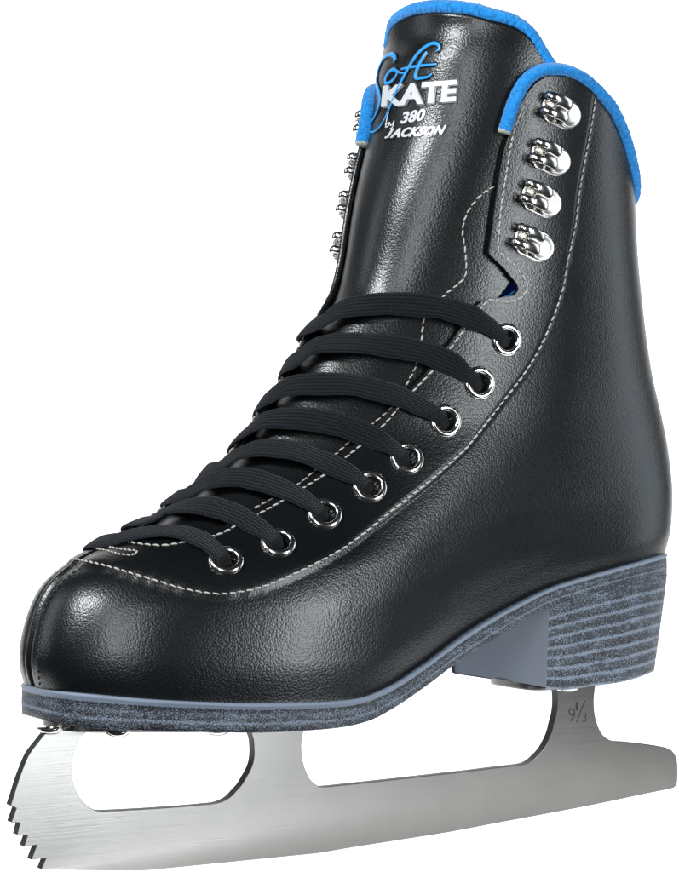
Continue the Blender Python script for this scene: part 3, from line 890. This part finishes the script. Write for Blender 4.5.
def round_out(pts, lim=28):
    p = np.array(pts, float); n = len(p)
    d = np.roll(p, -1, 0) - p; a = np.arctan2(d[:, 1], d[:, 0])
    turn = np.abs((a - np.roll(a, 1) + math.pi) % (2 * math.pi) - math.pi)
    out = []
    for i in range(n):
        out.append(p[i]); j = (i + 1) % n
        si, sj = turn[i] < R_(lim), turn[j] < R_(lim)
        if np.linalg.norm(d[i]) < 4 or not (si or sj): continue
        m0 = (p[j] - p[i - 1]) / 2 if si else d[i]
        m1 = (p[(j + 1) % n] - p[i]) / 2 if sj else d[i]
        l = np.linalg.norm(d[i]); m0 = m0 / np.linalg.norm(m0) * l; m1 = m1 / np.linalg.norm(m1) * l
        for t in (0.25, 0.5, 0.75):
            out.append((2*t**3-3*t*t+1)*p[i] + (t**3-2*t*t+t)*m0 + (-2*t**3+3*t*t)*p[j] + (t**3-t*t)*m1)
    return [tuple(q) for q in out]
OUT = round_out(OUT)
near_f = np.array([on_plane(u, v, -TK) for u, v in OUT])
bm = bmesh.new()
vs = [bm.verts.new(Vector(p / 1000)) for p in near_f]
f_ = bm.faces.new(vs)
ex = bmesh.ops.extrude_face_region(bm, geom=[f_])
for e in ex['geom']:
    if isinstance(e, bmesh.types.BMVert): e.co.y = TK / 1000
bm.faces.ensure_lookup_table()
for fc in bm.faces:
    fc.material_index = 0 if abs(fc.normal.y) > 0.9 else 0
bmesh.ops.recalc_face_normals(bm, faces=bm.faces)
for fc in bm.faces: fc.material_index = 0 if abs(fc.normal.y) > 0.9 else 1
me = bpy.data.meshes.new('blade'); bm.to_mesh(me); bm.free()
me.materials.append(M_steel); me.materials.append(M_edge)
blade = bpy.data.objects.new('blade', me); COL.objects.link(blade); blade.parent = skate
mod(blade, 'BEVEL', width=0.00022, segments=2, limit_method='ANGLE', angle_limit=R_(50))

def plate(x0, x1, hw_, zf, th, name):
    t = np.linspace(0, 2 * math.pi, 80, endpoint=False)
    cx, hx = (x0 + x1) / 2, (x1 - x0) / 2
    x = cx + hx * np.sign(np.cos(t)) * np.abs(np.cos(t)) ** 0.5; y = hw_ * np.sign(np.sin(t)) * np.abs(np.sin(t)) ** 0.7
    V = []
    for g_, dz in ((0, 0.2), (0, -th + 0.5), (0.5, -th)):
        xx = cx + (x - cx) * (1 - g_ / hx); V.append(np.column_stack([xx, y * (1 - g_ / hw_), zf(np.clip(xx, SXF, SXB)) + dz]))
    F = grid_faces(3, 80, True)
    F += [(2 * 80 + i, 2 * 80 + i + 1, 2 * 80 + 79 - i - 1, 2 * 80 + 79 - i) for i in range(0, 39)]
    o = link(name, np.concatenate(V), F, M_steel, blade, False); fix_normals(o); return o
xm = on_plane(315, 740, 0)[0]
plate(SXF + 6, xm + 6, 19, zb, 2.6, 'mounting_plate')
xr = on_plane(606, 690, 0)[0]
plate(xh + 3, xr + 6, 17, hb, 2.4, 'mounting_plate')

# --- screws under the plates
def screw(u, v, y, zf, first=[None]):
    p = on_plane(u, v, y); z = zf(np.clip(p[0], SXF, SXB)) - 2.4
    if first[0] is None:
        s = Shape(); s.lathe([(4.3, 0.3), (4.3, -0.2), (3.6, -1.1), (2.4, -1.6), (1.0, -1.75), (0.01, -1.78)], 32, close=False)
        first[0] = s.build('screw', M_nickel, skate); o = first[0]
    else:
        o = first[0].copy(); COL.objects.link(o)
    o.parent = skate; o.location = (p[0] / 1000, p[1] / 1000, z / 1000)
for u, v, y in ((50, 724, -9), (118, 731, -16), (217, 733, -16)): screw(u, v, y, zb)
for u, v, y in ((517, 680, 12), (567, 690, -14)): screw(u, v, y, hb)

# ------------------------------------------------------------------ writing
def glyphs(text, bold=0.0, shear=0.0, spacing=1.0):
    """outline of a word in the built-in sans face, as (verts 2-D, faces), unit height"""
    if len(text) > 1 and text[0] == 'J':       # this face lets J hang below the line; the boot's J stands on it
        v1, f1, m1 = glyphs('J', bold, shear); v2, f2, m2 = glyphs(text[1:], bold, shear, spacing)
        w = 0.46 * m2[1]
        v1 = np.column_stack([v1[:, 0] * (w + shear * m2[1]) / m1[0], v1[:, 1] * m2[1] / m1[1]])
        v = np.vstack([v1, v2 + np.array([w + 0.07, 0])])
        return v, list(f1) + [tuple(i + len(v1) for i in q) for q in f2], v.max(0)
    cu = bpy.data.curves.new('lettering', 'FONT'); cu.body = text; cu.size = 1.0; cu.offset = bold; cu.shear = shear
    cu.space_character = spacing; cu.resolution_u = 4
    o = bpy.data.objects.new('lettering', cu); COL.objects.link(o)
    dg = bpy.context.evaluated_depsgraph_get(); dg.update()
    me = bpy.data.meshes.new_from_object(o.evaluated_get(dg))
    v = np.array([tuple(q.co) for q in me.vertices])[:, :2]; f = [tuple(p.vertices) for p in me.polygons]
    bpy.data.objects.remove(o); bpy.data.curves.remove(cu); bpy.data.meshes.remove(me)
    v = v - v.min(0); return v, f, v.max(0)

def raise_letters(v3, nrm, f, h, name, mat, parent):
    me = bpy.data.meshes.new(name)
    bm = bmesh.new()
    vs = [bm.verts.new(Vector(p / 1000)) for p in v3]
    for q in f:
        try: bm.faces.new([vs[i] for i in q])
        except ValueError: pass
    bmesh.ops.remove_doubles(bm, verts=bm.verts, dist=1e-6)
    return bm, me

def word_on_tongue(text, tl, bl, br, name, mat, bold=0.0, shear=0.0, spacing=1.0, lo=0.0, hi=0.5):
    """word fitted to the parallelogram with corners top-left, bottom-left, bottom-right (photo pixels) on the tongue"""
    v, f, mx = glyphs(text, bold, shear, spacing)
    tl, bl, br = map(np.array, (tl, bl, br))
    uv = bl + (v[:, :1] / mx[0]) * (br - bl) + (v[:, 1:] / mx[1]) * (tl - bl)
    a = locate(uv, TOFF)
    n = len(v)
    V = np.vstack([surf(a[:, 0], a[:, 1], TOFF + hi), surf(a[:, 0], a[:, 1], TOFF + lo)])
    F = list(f)
    from collections import Counter
    ec = Counter(); direc = {}
    for q in f:
        for i in range(len(q)):
            e = (q[i], q[(i + 1) % len(q)]); ec[frozenset(e)] += 1; direc[frozenset(e)] = e
    for k, c in ec.items():
        if c == 1:
            i, j = direc[k]; F.append((j, i, i + n, j + n))
    o = link(name, V, F, mat, tongue, False)
    return o

def halo(pts_list, name, h, w):
    pass

# pressed black pads behind the words
def stroke(px, widths, name, mat, parent, hi, flat=0.35, n=None):
    q = smooth_path([(p[0], p[1], w) for p, w in zip(px, widths)], n or max(24, 8 * len(px)))
    a = locate(q[:, :2], TOFF)
    p = surf(a[:, 0], a[:, 1], TOFF + hi); nn_ = normal(a[:, 0], a[:, 1])
    s = Shape(); s.tube(p, q[:, 2] / 2.85 / 2, 10, up=nn_, flat=flat)
    return s
def strokes(lst, name, mat, hi, grow=0.0, flat=0.35):
    s = Shape()
    for px, wd in [(p_, [1.25 * q_ for q_ in w2]) for p_, w2 in lst]:
        t = stroke(px, [w + grow for w in wd], name, mat, tongue, hi, flat); s.add(t.v, t.f)
    return s.build(name, mat, tongue)
def zm(pts): return [(360 + x / 6.173, 30 + y / 6.173) for x, y in pts]
S_str = [(zm([(212, 205), (222, 175), (205, 155), (175, 160), (140, 195), (115, 260), (108, 330), (122, 385), (128, 430), (115, 490), (88, 550), (62, 590), (58, 615), (72, 632), (98, 626), (130, 595), (165, 535), (200, 450), (235, 365), (270, 300), (310, 225), (360, 150), (410, 105), (455, 85), (488, 95), (490, 120), (470, 135)]),
          [1.2, 3.6, 4.2, 3.6, 3.2, 3.6, 4.0, 4.0, 3.4, 2.8, 2.2, 1.8, 1.6, 1.6, 1.6, 1.8, 2.2, 2.8, 3.2, 3.4, 3.6, 3.6, 3.4, 3.4, 3.0, 2.4, 1.4])]
O_str = [(zm([(235, 258), (215, 245), (185, 262), (162, 300), (165, 330), (190, 325), (222, 295), (238, 262), (262, 268), (290, 262)]), [2.2, 3.0, 3.2, 3.2, 3.0, 2.8, 2.8, 2.4, 1.8, 1.6]),
         (zm([(415, 135), (390, 175), (362, 230), (345, 280), (352, 300), (385, 298), (425, 290), (448, 268)]), [2.4, 3.2, 3.4, 3.4, 3.0, 2.6, 2.2, 1.4]),
         (zm([(258, 244), (310, 232), (380, 222), (478, 212)]), [1.6, 2.2, 2.4, 1.8])]
strokes(S_str + O_str, 'script_outline', M_gloss, 0.12, grow=2.6, flat=0.22)
strokes(S_str + O_str, 'script_lettering', M_blue, 0.42)
word_on_tongue('KATE', (383.3, 84.6), (381.0, 109.0), (457.8, 102.9), 'word_outline', M_gloss, bold=0.085, spacing=0.98, hi=0.28)
word_on_tongue('KATE', (386.0, 87.0), (384.0, 108.6), (457.4, 102.6), 'word_shade', M_shade, bold=0.04, spacing=0.98, hi=0.45)  # copy shifted right and down, emboss shading painted as a grey layer
word_on_tongue('JACKSON', (388.0, 127.6), (384.2, 140.4), (445, 136.4), 'name_outline', M_gloss, bold=0.10, shear=0.2, hi=0.2, spacing=1.05)
word_on_tongue('KATE', (384.5, 86), (382.5, 107.5), (456, 101.5), 'word_lettering', M_white, bold=0.04, spacing=0.98, hi=0.7)
word_on_tongue('380', (403, 112.5), (401, 124.5), (424.5, 120.5), 'number_lettering', M_white, bold=0.035, shear=0.15)
word_on_tongue('JACKSON', (389, 129), (385.5, 138.8), (443.5, 135), 'name_lettering', M_white, bold=0.045, shear=0.2, hi=0.5, spacing=1.05)
strokes([(zm([(180, 510), (170, 550), (162, 590), (175, 575), (186, 575), (178, 595), (160, 600)]), [1.4] * 7), (zm([(190, 575), (193, 590), (205, 582), (214, 562), (205, 600), (190, 612)]), [1.3] * 6)], 'script_lettering', M_white, 0.3)

def mark(text, x0, x1, y0, y1, bold=0.0):
    v, f, mx = glyphs(text, bold)
    P3 = [on_plane(x0 + (x1 - x0) * p[0] / mx[0], y1 + (y0 - y1) * p[1] / mx[1], -TK - 0.03) for p in v]
    o = link('size_marking', P3, f, M_etch, blade, False)
    return o
mark('9', 568.3, 575.0, 708, 721.5, -0.012)
mark('1', 575.6, 577.8, 702, 710.5, -0.02)
mark('3', 582.0, 586.6, 713, 722, -0.012)
mark('/', 575.8, 585.4, 700.5, 722.5, -0.022)
